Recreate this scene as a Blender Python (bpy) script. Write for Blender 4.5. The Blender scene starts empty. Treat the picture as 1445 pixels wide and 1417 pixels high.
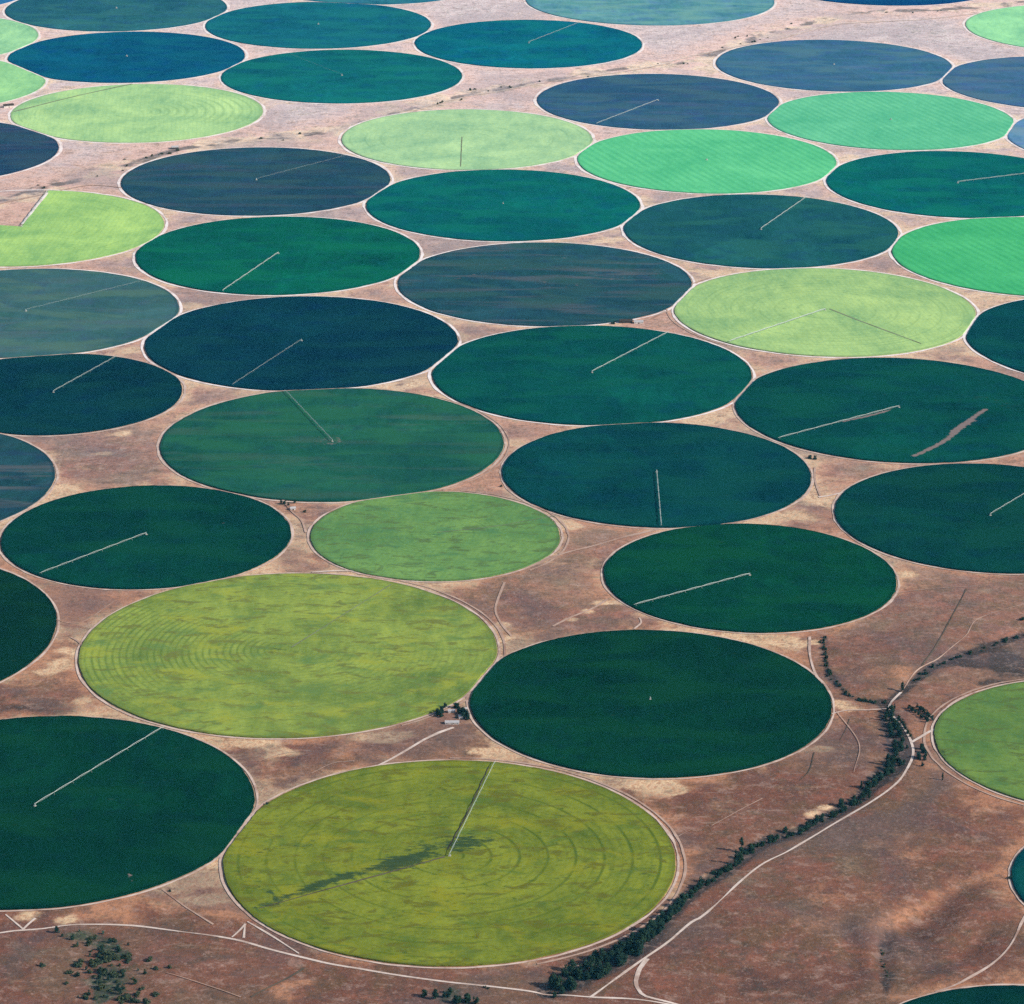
import bpy, math, random
import numpy as np
from mathutils import Vector
random.seed(7); rng = np.random.default_rng(7)
sc = bpy.context.scene
COL = sc.collection
S = 2450.0                      # height of the aircraft in metres
PW, PH = 1445.0, 1417.0
FOC, TH, RO = 4480.0, math.radians(20.36), math.radians(0.3)

# ------------------------------------------------------------------ survey: photo point -> place on the ground (metres)
_F = np.array([0, math.cos(TH), -math.sin(TH)])
_R0 = np.array([1.0, 0, 0]); _U0 = np.array([0, math.sin(TH), math.cos(TH)])
_R = math.cos(RO)*_R0 + math.sin(RO)*_U0
_U = -math.sin(RO)*_R0 + math.cos(RO)*_U0
def G(px, py):
    v = _F + _R*(px-PW/2)/FOC - _U*(py-PH/2)/FOC
    k = -S/v[2]
    return np.array([v[0]*k, v[1]*k])
def mpp(px, py):                # metres across per photo pixel at a place
    a = G(px, py); return np.linalg.norm(G(px+1, py)-a)

# ------------------------------------------------------------------ value noise in numpy for the terrain
def vnoise(x, y, seed):
    xi = np.floor(x).astype(np.int64); yi = np.floor(y).astype(np.int64)
    fx = x-xi; fy = y-yi
    fx = fx*fx*fx*(fx*(fx*6-15)+10); fy = fy*fy*fy*(fy*(fy*6-15)+10)
    def h(a, b):
        n = (a*374761393 + b*668265263 + seed*974634777) & 0xffffffff
        n = ((n ^ (n >> 13))*1274126177) & 0xffffffff
        return ((n ^ (n >> 16)) & 0xffff)/65535.0
    return (h(xi, yi)*(1-fx)+h(xi+1, yi)*fx)*(1-fy)+(h(xi, yi+1)*(1-fx)+h(xi+1, yi+1)*fx)*fy
def fbm(x, y, s, seed, o=4):
    t = 0; a = .5; q = 0
    for i in range(o):
        t = t+a*vnoise(x/s, y/s, seed+i*17); q += a; a *= .5; s *= .5
    return t/q*2-1
def sstep(a, b, x):
    t = np.clip((x-a)/(b-a), 0, 1); return t*t*(3-2*t)

# ------------------------------------------------------------------ node helpers
class NT:
    def __init__(s, name):
        s.m = bpy.data.materials.new(name); s.m.use_nodes = True
        s.t = s.m.node_tree; s.t.nodes.clear()
        s.out = s.t.nodes.new('ShaderNodeOutputMaterial')
    def n(s, typ, **kw):
        nd = s.t.nodes.new(typ)
        for k, v in kw.items(): setattr(nd, k, v)
        return nd
    def put(s, sock, v):
        if isinstance(v, bpy.types.NodeSocket): s.t.links.new(v, sock)
        elif isinstance(v, (tuple, list)) and len(v) == 3 and sock.type == 'RGBA': sock.default_value = (*v, 1)
        else: sock.default_value = v
    def math(s, op, a, b=0.0, c=0.0, clamp=False):
        nd = s.n('ShaderNodeMath', operation=op, use_clamp=clamp)
        s.put(nd.inputs[0], a); s.put(nd.inputs[1], b); s.put(nd.inputs[2], c); return nd.outputs[0]
    def mix(s, f, a, b, blend='MIX'):
        nd = s.n('ShaderNodeMix', data_type='RGBA', blend_type=blend)
        s.put(nd.inputs[0], f); s.put(nd.inputs[6], a); s.put(nd.inputs[7], b); return nd.outputs[2]
    def noise(s, vec, scale, detail=4, rough=.6, dist=0.0):
        nd = s.n('ShaderNodeTexNoise'); s.put(nd.inputs['Vector'], vec)
        nd.inputs['Scale'].default_value = scale; nd.inputs['Detail'].default_value = detail
        nd.inputs['Roughness'].default_value = rough; nd.inputs['Distortion'].default_value = dist
        return nd.outputs[0]
    def mapr(s, v, a, b, c=0.0, d=1.0, smooth=True):
        nd = s.n('ShaderNodeMapRange', interpolation_type='SMOOTHSTEP' if smooth else 'LINEAR')
        s.put(nd.inputs[0], v); s.put(nd.inputs[1], a); s.put(nd.inputs[2], b); s.put(nd.inputs[3], c); s.put(nd.inputs[4], d)
        return nd.outputs[0]
    def mapping(s, vec, loc=(0,0,0), rot=(0,0,0), sca=(1,1,1)):
        nd = s.n('ShaderNodeMapping'); s.put(nd.inputs[0], vec)
        nd.inputs[1].default_value = loc; nd.inputs[2].default_value = rot; nd.inputs[3].default_value = sca
        return nd.outputs[0]
    def attr(s, name):
        return s.n('ShaderNodeAttribute', attribute_name=name).outputs['Fac']
    def obj(s): return s.n('ShaderNodeTexCoord').outputs['Object']
    def pos(s): return s.n('ShaderNodeNewGeometry').outputs['Position']
    def finish(s, col, rough=.95, spec=.05, bump=None, bstr=.3, bdist=1.0, metal=0.0):
        p = s.n('ShaderNodeBsdfPrincipled'); s.put(p.inputs['Base Color'], col)
        p.inputs['Roughness'].default_value = rough; p.inputs['Specular IOR Level'].default_value = spec
        p.inputs['Metallic'].default_value = metal
        if bump is not None:
            b = s.n('ShaderNodeBump'); b.inputs['Strength'].default_value = bstr; b.inputs['Distance'].default_value = bdist
            s.put(b.inputs['Height'], bump); s.t.links.new(b.outputs[0], p.inputs['Normal'])
        s.t.links.new(p.outputs[0], s.out.inputs[0]); return s.m
def lin(c):
    return tuple(((v/255)/12.92 if v/255 <= .04045 else (((v/255)+.055)/1.055)**2.4) for v in c)

# ------------------------------------------------------------------ mesh helpers
def mesh_np(name, V, faces, mat, parent=None, loc=None, smooth=False):
    me = bpy.data.meshes.new(name)
    V = np.asarray(V, dtype=np.float32)
    if isinstance(faces, np.ndarray):
        nf, k = faces.shape
        me.vertices.add(len(V)); me.vertices.foreach_set('co', V.ravel())
        me.loops.add(nf*k); me.loops.foreach_set('vertex_index', faces.astype(np.int32).ravel())
        me.polygons.add(nf); me.polygons.foreach_set('loop_start', np.arange(nf, dtype=np.int32)*k)
        me.update(calc_edges=True); me.validate()
    else:
        me.from_pydata(V.tolist(), [], faces); me.update()
    if smooth: me.polygons.foreach_set('use_smooth', np.ones(len(me.polygons), dtype=bool))
    me.materials.append(mat)
    o = bpy.data.objects.new(name, me); COL.objects.link(o)
    if parent: o.parent = parent
    if loc is not None: o.location = loc
    return o
def set_attr(o, name, vals):
    a = o.data.attributes.new(name, 'FLOAT', 'POINT'); a.data.foreach_set('value', np.asarray(vals, dtype=np.float32))
def tag(o, label=None, cat=None, group=None, kind=None):
    if label: o['label'] = label
    if cat: o['category'] = cat
    if group: o['group'] = group
    if kind: o['kind'] = kind
    return o
def empty(name, loc, rz=0.0):
    o = bpy.data.objects.new(name, None); COL.objects.link(o); o.location = loc; o.rotation_euler = (0, 0, rz)
    o.empty_display_size = 5; return o
class MB:
    def __init__(s): s.v = []; s.f = []
    def box(s, c, d):
        b = len(s.v); x, y, z = c; a, e, h = d[0]/2, d[1]/2, d[2]/2
        s.v += [(x+i*a, y+j*e, z+k*h) for k in (-1, 1) for i, j in ((-1,-1),(1,-1),(1,1),(-1,1))]
        s.f += [[b+i for i in q] for q in ((3,2,1,0),(4,5,6,7),(0,1,5,4),(1,2,6,5),(2,3,7,6),(3,0,4,7))]
    def bar(s, p, q, r1, r2=None, n=6):
        r2 = r1 if r2 is None else r2
        p, q = Vector(p), Vector(q); d = (q-p).normalized()
        a = d.orthogonal().normalized(); e = d.cross(a); b = len(s.v)
        for c, r in ((p, r1), (q, r2)):
            s.v += [tuple(c+a*math.cos(t*2*math.pi/n)*r+e*math.sin(t*2*math.pi/n)*r) for t in range(n)]
        s.f += [[b+i, b+(i+1) % n, b+n+(i+1) % n, b+n+i] for i in range(n)]
        s.f += [[b+i for i in reversed(range(n))], [b+n+i for i in range(n)]]
    def poly(s, pts):
        b = len(s.v); s.v += [tuple(p) for p in pts]; s.f.append(list(range(b, b+len(pts))))
    def build(s, name, mat, parent=None): return mesh_np(name, s.v, s.f, mat, parent)

# ------------------------------------------------------------------ fields: centre and radius in units of S, tone (sRGB as seen), kind
# kind: d dark crop, g greyish crop, l pale green with rings, s bright green with rows
FD = {
0: (-.9535,5.0257,.1863,(36,87,126),'d'),  1: (-.6183,4.8877,.1706,(47,109,124),'d'), 2: (-.5625,4.5438,.171,(11,96,128),'d'),
3: (-.298,4.7746,.1708,(28,112,129),'d'),  4: (-.2441,4.4257,.170,(24,113,120),'d'),  5: (-.508,4.1974,.169,(170,213,152),'l'),
6: (-.8838,4.6633,.1738,(158,217,166),'l'), 7: (-.826,4.3641,.1685,(155,216,156),'l'), 8: (-.7559,3.9802,.1694,(50,83,108),'g'),
9: (-.2252,5.1092,.1812,(52,124,142),'d'), 10: (.2135,4.9771,.1959,(100,158,168),'d'), 11: (.5972,5.1313,.190,(15,80,128),'d'),
12: (.0213,4.6481,.168,(22,112,132),'d'),  13: (.8664,4.7783,.1789,(156,227,172),'l'), 14: (.4611,4.5133,.1699,(69,117,147),'g'),
15: (.1979,4.2802,.1663,(60,102,130),'g'),  16: (.7741,4.4059,.1699,(74,116,149),'g'), 17: (.506,4.1762,.1651,(101,198,154),'s'),
18: (.8153,4.0825,.1659,(63,101,129),'g'),  19: (.2463,3.9512,.1648,(97,202,146),'s'), 20: (-.0614,4.0596,.1637,(167,211,162),'l'),
21: (-.32,3.8384,.1668,(48,86,104),'g'),   22: (-.0126,3.7305,.1655,(14,106,108),'d'), 23: (.5523,3.8409,.1627,(9,108,108),'d'),
24: (-.579,3.6165,.1677,(166,204,132),'l'), 25: (-.2689,3.5045,.1619,(4,102,92),'d'),  26: (-.5246,3.2756,.1636,(71,111,115),'g'),
27: (.0355,3.3953,.1634,(50,90,102),'g'),  28: (.2917,3.6189,.1612,(36,97,105),'d'),  29: (.6017,3.5163,.166,(77,188,126),'s'),
30: (.3378,3.2944,.1634,(163,201,136),'l'), 31: (.6434,3.1944,.1656,(0,77,84),'d'),   32: (-.2211,3.1729,.163,(0,67,84),'d'),
33: (.0806,3.0705,.1621,(0,88,87),'d'),    34: (-.4567,2.9979,.1273,(0,66,79),'d'),   35: (-.1714,2.8546,.1627,(41,100,88),'d'),
36: (.3807,2.9651,.1605,(0,82,82),'d'),    37: (.1342,2.7735,.1428,(0,75,81),'d'),    38: (-.5875,2.7392,.166,(49,86,98),'g'),
39: (-.3212,2.6043,.1262,(0,72,70),'d'),   40: (-.0674,2.6093,.1095,(106,148,92),'l'), 41: (.2029,2.515,.1242,(0,76,68),'d'),
42: (.4285,2.6631,.1384,(0,72,74),'d'),    43: (-.55,2.3825,.1786,(0,61,60),'d'),     44: (-.1787,2.3477,.1672,(132,153,80),'l'),
45: (.1079,2.2535,.1397,(0,65,53),'d'),    46: (-.3412,2.059,.157,(1,65,54),'d'),     47: (-.0421,1.9839,.1568,(119,133,56),'l'),
48: (.4397,2.1777,.120,(100,134,76),'l'),   49: (.4417,1.9475,.097,(0,58,56),'d'),     50: (.3233,1.684,.1204,(0,58,56),'d'),
}
FLD = {k: (np.array(v[:2])*S, v[2]*S) for k, v in FD.items()}
GAIN = {0: (0.0276, 0.1657, 0.3965), 1: (0.0174, 0.1231, 0.1689), 2: (0.0015, 0.0894, 0.187), 3: (0.0046, 0.1298, 0.1891), 4: (0.0029, 0.1319, 0.1539), 5: (0.3955, 0.6644, 0.3049), 6: (0.3266, 0.6801, 0.3694), 7: (0.3063, 0.6633, 0.3163), 8: (0.0161, 0.0554, 0.1151), 9: (0.0218, 0.1756, 0.2608), 10: (0.0886, 0.3064, 0.3751), 11: (0.0015, 0.0563, 0.2003), 12: (0.0015, 0.131, 0.1997), 13: (0.2889, 0.7098, 0.3847), 14: (0.0403, 0.1476, 0.26), 15: (0.0272, 0.1003, 0.1875), 16: (0.0438, 0.1362, 0.2591), 17: (0.1254, 0.5609, 0.294), 18: (0.0915, 0.2442, 0.4261), 19: (0.1145, 0.5865, 0.2583), 20: (0.3873, 0.6532, 0.3565), 21: (0.0163, 0.0659, 0.1049), 22: (0.0015, 0.1178, 0.12), 23: (0.0015, 0.1235, 0.1227), 24: (0.3516, 0.6094, 0.199), 25: (0.0015, 0.1097, 0.0785), 26: (0.0417, 0.1326, 0.1412), 27: (0.0155, 0.0736, 0.0988), 28: (0.0094, 0.0955, 0.112), 29: (0.069, 0.493, 0.1794), 30: (0.3609, 0.5808, 0.2338), 31: (0.0015, 0.0586, 0.0646), 32: (0.0015, 0.0341, 0.0594), 33: (0.0015, 0.0741, 0.0672), 34: (0.0015, 0.0341, 0.0501), 35: (0.0109, 0.1019, 0.0697), 36: (0.0015, 0.0611, 0.0548), 37: (0.0015, 0.0495, 0.0563), 38: (0.0158, 0.0689, 0.0906), 39: (0.0015, 0.0464, 0.0344), 40: (0.147, 0.3038, 0.0934), 41: (0.0015, 0.054, 0.0306), 42: (0.0015, 0.0452, 0.0413), 43: (0.0015, 0.0297, 0.0178), 44: (0.2293, 0.3237, 0.068), 45: (0.0015, 0.0397, 0.0224), 46: (0.0015, 0.0392, 0.0234), 47: (0.1883, 0.241, 0.0292), 48: (0.1453, 0.2588, 0.0634), 49: (0.0, 0.0587, 0.0708), 50: (0.0015, 0.0368, 0.0298)}   # albedo per unit of picture brightness, by field, far ones with haze in the colour (see albedo())
#GAINS

WHERE = {
0: 'cut off by the top left corner', 1: 'in the top row just right of the corner', 2: 'below the top left field',
3: 'left of the lone one at top centre', 4: 'touching the pale left field and the wash bend',
5: 'with a straight dark lane across its upper left', 6: 'highest on the left edge', 7: 'on the left edge beside the ringed pale field',
8: 'on the left edge under the dark farmyard', 9: 'cut off by the top edge left of centre', 10: 'cut off by the top edge at centre',
11: 'cut off by the top edge right of centre', 12: 'at top centre alone above the wash', 13: 'alone beside the wash at the top right edge',
14: 'marked by a curved streak at upper right', 15: 'fused at its upper right with another',
16: 'cut off at the right edge above the striped fields', 17: 'in the upper right, higher of two touching',
18: 'showing only as a sliver at the right edge', 19: 'right of the pale dry one, lower of two',
20: 'at upper centre against the wash', 21: 'right below the wash at upper left', 22: 'directly below the pale one at upper centre',
23: 'at the right edge below the striped pair', 24: 'missing a bare wedge at the left edge', 25: 'with a lower left arm under the greyish one',
26: 'at the left edge with a pale hub', 27: 'clouded with dull streaks at the very centre top', 28: 'with an upper right arm, right of centre',
29: 'cut off at the right edge in mid picture', 30: 'with arm and dark lane forming a wide V', 31: 'cut off at the right edge below the striped one',
32: 'left of centre with a small hub dot', 33: 'at the picture centre with an upper right arm', 34: 'small, at the left edge in mid picture',
35: 'with an arm reaching its top left rim', 36: 'scarred by two pale sandy streaks', 37: 'with an arm straight down to its rim',
38: 'half out of the left edge, cloudy', 39: 'small, with a lower left arm, near the left edge', 40: 'smallest, at lower centre among dry ground',
41: 'small, with a long lower left arm, right of centre', 42: 'cut off at the right edge below the scarred one',
43: 'cut off by the left edge beside the big yellowish one', 44: 'large, finely ringed at its left side', 45: 'large, plain, right of the farmhouse',
46: 'large, at the lower left with an upper right arm', 47: 'nearest, blotched dark round its hub', 48: 'cut off at the right edge beyond the creek',
49: 'peeking in at the right edge low down', 50: 'peeking in at the bottom right corner'}
TONE = {'d': 'dark teal', 'g': 'greyish blue', 'l': 'pale green', 's': 'bright green striped'}
TONE_X = {2: 'deep blue', 11: 'deep blue', 32: 'navy teal', 34: 'navy teal', 44: 'yellow green', 47: 'olive yellow', 40: 'dull green', 48: 'grass green',
          26: 'grey green', 45: 'very dark green', 46: 'very dark green', 35: 'mottled green', 13: 'minty green', 10: 'hazy teal', 6: 'minty green'}

MERGED = {(14, 15), (15, 14), (17, 19), (19, 17)}
def rim(k, th):
    """radius of a field by bearing, drawn in where a neighbour's road needs room"""
    c0, r = FLD[k]; e = np.full(np.shape(th), r)
    for _ in range(3):
        px, py = c0[0]+e*np.cos(th), c0[1]+e*np.sin(th)
        cut = np.zeros_like(e)
        for j, (cj, rj) in FLD.items():
            if j == k or np.linalg.norm(cj-c0) > r+rj+60: continue
            need = 3.0 if (k, j) in MERGED else (9.5 if c0[1] < 6800 else 12.0)
            cut = np.maximum(cut, (need-(np.hypot(px-cj[0], py-cj[1])-rj-(FLD[k][1]-e)))/2)
        e = np.minimum(e, r-np.clip(cut, 0, 60))
    w = np.ones(9)/9
    return np.convolve(np.concatenate([e[-4:], e, e[:4]]), w, 'valid') if len(e) > 40 else e

# ------------------------------------------------------------------ polylines (photo points)
CREEK = [(1246,991),(1252,1003),(1258,1020),(1267,1039),(1272,1059),(1263,1082),(1242,1098),(1223,1116),(1211,1127),(1187,1142),(1152,1159),(1125,1173),(1090,1183),
         (1062,1197),(1035,1221),(997,1246),(962,1274),(931,1306),(905,1328),(880,1347),(845,1362),(819,1376),(793,1390),(772,1400)]
RAVINE = [(1163,901),(1165,932),(1172,955),(1184,969),(1201,984),(1222,990),(1246,991)]
RAVINE2 = [(1262,985),(1290,964),(1315,945),(1340,933),(1380,918),(1445,895)]
GULLY = [(1252,1310),(1245,1335),(1246,1352),(1252,1372),(1249,1400)]
GULLY2 = [(1192,1300),(1198,1330),(1207,1365)]
HOLLOW = [(1422,1236),(1380,1246),(1330,1270),(1290,1305)]
HOLLOW2 = [(1290,1380),(1330,1355),(1370,1330),(1400,1305)]
WASH = [(-20,288),(0,282),(40,272),(95,258),(165,238),(215,222),(250,211),(330,198),(430,190),(500,178),(535,168),(580,154),(620,142),(660,132),(720,122),(790,110),(850,100),(930,92),(990,84),(1030,66),(1060,58)]
WASH2 = [(1050,58),(1110,40),(1180,26),(1240,16),(1330,14),(1445,2)]

def catmull(P, step):
    P = [np.array(p, float) for p in P]; P = [2*P[0]-P[1]]+P+[2*P[-1]-P[-2]]; o = []
    for i in range(1, len(P)-2):
        n = max(2, int(np.linalg.norm(P[i+1]-P[i])/step))
        for j in range(n):
            t = j/n
            o.append(.5*((2*P[i])+(P[i+1]-P[i-1])*t+(2*P[i-1]-5*P[i]+4*P[i+1]-P[i+2])*t*t+(3*P[i]-P[i-1]-3*P[i+1]+P[i+2])*t**3))
    o.append(P[-2]); return np.array(o)
def gline(P, step=20.0): return catmull([G(*p) for p in P], step)
def dist_line(x, y, L, cap=400.0):
    """distance to a dense polyline, cheap: only near its box"""
    d = np.full(x.shape, cap)
    m = (x > L[:,0].min()-cap) & (x < L[:,0].max()+cap) & (y > L[:,1].min()-cap) & (y < L[:,1].max()+cap)
    if not m.any(): return d
    xs, ys = x[m], y[m]; b = np.full(xs.shape, cap)
    for i in range(len(L)-1):
        p, q = L[i], L[i+1]; e = q-p; l2 = max(e@e, 1e-6)
        t = np.clip(((xs-p[0])*e[0]+(ys-p[1])*e[1])/l2, 0, 1)
        b = np.minimum(b, np.hypot(xs-p[0]-t*e[0], ys-p[1]-t*e[1]))
    d[m] = b; return d
LC, LR, LR2, LG, LG2, LH, LH2 = (gline(p, 40) for p in (CREEK, RAVINE, RAVINE2, GULLY, GULLY2, HOLLOW, HOLLOW2))
LW, LW2 = gline(WASH, 90), gline(WASH2, 90)
def field_dist(x, y):
    d = np.full(np.shape(x), 5000.0)
    for c, r in FLD.values(): d = np.minimum(d, np.hypot(x-c[0], y-c[1])-r)
    return d
def two_dist(x, y):
    a = np.full(np.shape(x), 5000.0); b = a.copy()
    for c, r in FLD.values():
        d = np.hypot(x-c[0], y-c[1])-r
        b = np.minimum(b, np.maximum(a, d)); a = np.minimum(a, d)
    return a, b
def height(x, y):
    x = np.asarray(x, float); y = np.asarray(y, float)
    m = sstep(18, 160, field_dist(x, y))
    h = 5*fbm(x, y, 320, 3, 4)+22*fbm(x, y, 700, 9, 4)*sstep(6300, 5200, y)
    dc = dist_line(x, y, LC); dr = dist_line(x, y, LR)
    h = h*(.25+.75*sstep(20, 220, dc))
    h = h-5*np.exp(-(dc/16)**2)-4*np.exp(-(dr/12)**2)-5*np.exp(-(dist_line(x, y, LR2)/18)**2)
    h = h-7*np.exp(-(dist_line(x, y, LG)/11)**2)-4*np.exp(-(dist_line(x, y, LG2)/16)**2)
    h = h-15*np.exp(-(dist_line(x, y, LH)/42)**2)-11*np.exp(-(dist_line(x, y, LH2)/36)**2)
    dw = np.minimum(dist_line(x, y, LW), dist_line(x, y, LW2))
    h = h-4*np.exp(-(dw/25)**2)*(.5+.5*fbm(x, y, 120, 31, 2))
    return h*m
def hz(x, y): return float(height(np.array([x]), np.array([y]))[0])

# ------------------------------------------------------------------ ground sheet
def axis(lo, hi, step, far):
    a = list(np.arange(lo, hi+step, step)); s = step; p = a[-1]
    while p < far: s *= 1.35; p += s; a.append(p)
    s = step; p = a[0]; pre = []
    while p > -far: s *= 1.35; p -= s; pre.append(p)
    return np.array(pre[::-1]+a)
def yaxis():
    a = [3700.0]
    while a[-1] < 13800: a.append(a[-1]+ (7.5 if a[-1] < 6400 else 7.5*(a[-1]/6400)**1.6))
    s = a[-1]-a[-2]
    while a[-1] < 60000: s *= 1.35; a.append(a[-1]+s)
    s = 8; pre = []; p = 3700
    while p > -60000: s *= 1.35; p -= s; pre.append(p)
    return np.array(pre[::-1]+a)
gx, gy = axis(-2300, 2300, 11.0, 60000), yaxis()
X, Y = np.meshgrid(gx, gy); X = X.ravel(); Y = Y.ravel()
Z = height(X, Y)-.0
nx, ny = len(gx), len(gy)
idx = np.arange(nx*ny).reshape(ny, nx)
faces = np.stack([idx[:-1,:-1], idx[:-1,1:], idx[1:,1:], idx[1:,:-1]], -1).reshape(-1, 4)

sand = np.zeros_like(X); dark = np.zeros_like(X); green = np.zeros_like(X); red = np.zeros_like(X); lush = np.zeros_like(X)
WX = 1.3*fbm(X, Y, 55, 61, 4); WY = 1.3*fbm(X, Y, 55, 71, 4)
def blob(arr, px, py, rpx, amp=1.0, stretch=1.0):
    c = G(px, py); r = rpx*mpp(px, py)
    d2 = ((X+WX*min(r, 60)-c[0])/(r*stretch))**2+((Y+WY*min(r, 60)-c[1])/r)**2
    arr += amp*np.exp(-d2)
for b in [(725,908,12),(716,880,8),(1146,709,16),(1112,727,18),(1007,586,16),(985,592,14),(584,541,14),(560,545,12),(997,385,14),(972,395,10),(905,282,10),(868,337,10),
          (1195,222,14),(1395,206,12),(928,1110,16),(945,1118,12),(906,1105,12),(374,1050,14),(398,1064,12),(350,1046,10),(287,1239,14),(298,1266,14),(240,1255,12),
          (85,938,10),(60,948,10),(98,920,8),(549,1041,14),(520,1044,10),(692,1062,12),(670,1062,8),(481,1097,8),(440,1110,8),(1185,992,10),(1200,1000,8),(1162,1057,7),(853,850,8),
          (830,862,6),(804,873,6),(1278,812,8),(1170,1143,9),(1150,1152,9),(1120,1170,6),(1000,1240,8),(965,1266,10),(945,1285,9),(920,1310,9),(905,1320,8),(815,1368,10),(780,1385,9),
          (100,1295,12),(30,1293,12),(1050,905,14),(1100,905,12),(1140,910,10),(410,745,6),(790,738,10),(810,742,8),(1340,490,10),(1375,500,9),(1390,420,12),
          (140,640,8),(176,612,8),(255,400,10),(270,430,10),(190,495,9),(760,690,6),(640,470,10),(90,690,10),(300,205,14),(270,212,10),(220,225,12),(410,190,14),(560,158,14),(640,140,12),(700,125,14),(860,105,16),
          (1000,95,16),(1060,85,18),(170,1035,8),(120,990,6),(850,340,8),(1395,90,14)]:
    blob(sand, b[0], b[1], b[2]*1.3, 1.35, 1.3)
for b in [(1395,925,50,.5),(1340,1240,60,.3),(1060,1390,60,.35),(1230,1380,60,.35),(1390,935,60,.8),(1440,950,40,.7),(1330,985,22,.5),(60,990,35,.6),(20,1000,30,.5),(420,1080,30,.55),(470,1070,24,.4),(230,1310,40,.45),(660,1040,20,.4),(1260,940,28,.3),(840,875,26,.4),(790,905,18,.35),
          (1110,990,20,.2),(1020,1330,60,.35),(1120,1370,80,.3),(1290,1330,50,.55),(1330,1370,40,.4),(1400,1290,30,.4),(90,840,16,.25),(130,850,14,.4),(700,860,10,.3),(1180,960,24,.4),(560,1400,50,.4),(300,1400,60,.35),(40,1400,40,.15)]:
    blob(dark, *b)
for b in [(135,1328,26,.7),(155,1345,24,.7),(160,1380,24,.6),(165,1405,22,.6),(635,1410,30,.6),(1270,1062,12,.8),(1262,1035,8,.7)]: blob(dark, *b)  # dark growth by grove and clump; bend spots are painted tree shade
for b in [(800,830,40,.7),(830,800,30,.4),(170,640,36,.4),(1215,660,22,.6),(620,170,28,.3),(1330,815,40,.5),(1400,830,30,.4),(760,790,20,.3),(210,1010,18,.3),(720,1180,10,.3),(1050,1230,50,.4),(1200,1200,60,.35),
          (1100,1290,50,.3),(1010,1110,30,.4),(1060,1160,40,.3),(50,1350,50,.4),(250,1395,40,.4),(1270,870,50,.3),(1130,640,12,.4),(480,200,40,.3),(420,160,30,.35),(1300,40,60,.25),(100,240,40,.3),(620,1040,10,.4),(1120,600,14,.3),(1360,1330,40,.4)]:
    blob(green, *b)
for b in [(398,1405,26,1.0),(440,1395,20,.6),(180,1284,40,.7),(120,1290,30,.6),(300,1285,24,.6),(260,1270,24,.5),(960,1230,14,.6),(970,1200,16,.5),(1150,1010,24,.5),(1120,1060,40,.4),(1180,1080,40,.4),(990,1090,24,.5),
          (1340,1090,40,.4),(1380,1130,40,.3),(1280,1200,60,.4),(1180,1260,60,.4),(1140,1310,50,.4),(500,1060,30,.5),(580,1050,20,.4),(420,1040,20,.5),(85,920,12,.5),(320,1210,12,.7),(780,840,50,.3),(1250,960,24,.6)]:
    blob(red, *b)
fd, fd2 = two_dist(X, Y)
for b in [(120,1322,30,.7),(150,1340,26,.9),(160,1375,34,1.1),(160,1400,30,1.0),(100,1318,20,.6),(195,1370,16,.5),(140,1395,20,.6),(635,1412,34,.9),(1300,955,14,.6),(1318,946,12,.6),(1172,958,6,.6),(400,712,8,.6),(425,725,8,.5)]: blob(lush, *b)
brk = fbm(X, Y, 130, 21, 3)
sand += .6*np.exp(-np.clip(fd-6, 0, None)/22)*sstep(-.35, .5, brk)*(Y < 11000)
sand += 1.2*np.exp(-np.clip(fd+fd2-20, 0, None)/75)*sstep(-.55, .35, fbm(X, Y, 200, 23, 3))
red += .7*np.exp(-np.clip(fd+fd2-20, 0, None)/150)
red += .85*np.exp(-np.clip(fd-4, 0, None)/34)*sstep(-.5, .4, fbm(X, Y, 170, 27, 3))
dc = dist_line(X, Y, LC, 300); 
dark += 1.5*np.exp(-(dc/15)**2)+.9*np.exp(-(dist_line(X, Y, LR)/8)**2)+1.3*np.exp(-(dist_line(X, Y, LR2)/11)**2)+.7*np.exp(-(dist_line(X, Y, LG)/6)**2)+.2*np.exp(-(dist_line(X, Y, LG2)/10)**2)
dark += .15*np.exp(-(dist_line(X, Y, LH)/30)**2)  # relief shade painted into the hollow, as in the gullies above
low = gline([(905,1330),(870,1352),(830,1372),(790,1392)], 20)
dark += 1.3*np.exp(-(dist_line(X, Y, low)/34)**2)
dark += 1.2*np.exp(-(dist_line(X, Y, gline(CREEK[2:7], 20))/22)**2)  # tree shade of thicket and bend painted into the ground
dw = np.minimum(dist_line(X, Y, LW), dist_line(X, Y, LW2))
wn = fbm(X, Y, 90, 41, 4)
sand += 1.1*np.exp(-(dw/85)**2)*sstep(-.25, .3, wn)
green += .8*np.exp(-(dw/120)**2)*sstep(.0, .5, fbm(X, Y, 160, 47, 3))
red += .9*np.exp(-(dw/170)**2)
red += .55*np.exp(-(dist_line(X, Y, gline([(1425,1234),(1380,1238),(1330,1256),(1290,1280),(1230,1310)], 30))/24)**2)
dark += 1.3*np.exp(-(dw/20)**2)*sstep(-.15, .3, -wn)+.6*np.exp(-(dw/90)**2)*sstep(.1, .4, fbm(X, Y, 45, 51, 3))
far = .25*sstep(5400, 7600, Y)+.75*sstep(7200, 11500, Y)  # whitening with distance: haze painted into the ground colour
g = NT('dry_ground')
P = g.pos()
n0 = g.noise(P, 1/420, 6, .6); n1 = g.noise(P, 1/60, 7, .70, .4); n2 = g.noise(P, 1/9, 5, .72)
st = g.noise(g.mapping(P, rot=(0,0,.5), sca=(1/14, 1/120, 1)), 1.0, 5, .65)
def pick(scale, lo, hi, amt, loc, rough=.68): return g.mapr(g.noise(g.mapping(P, loc=loc), scale, 6, rough, .4), lo, hi, 0, amt)
aS, aD, aG, aR, aF = (g.attr(a) for a in ('sand', 'dark', 'green', 'red', 'far'))
c = g.mix(g.mapr(n0, .35, .65), (.235,.125,.100), (.31,.172,.132))
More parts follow.
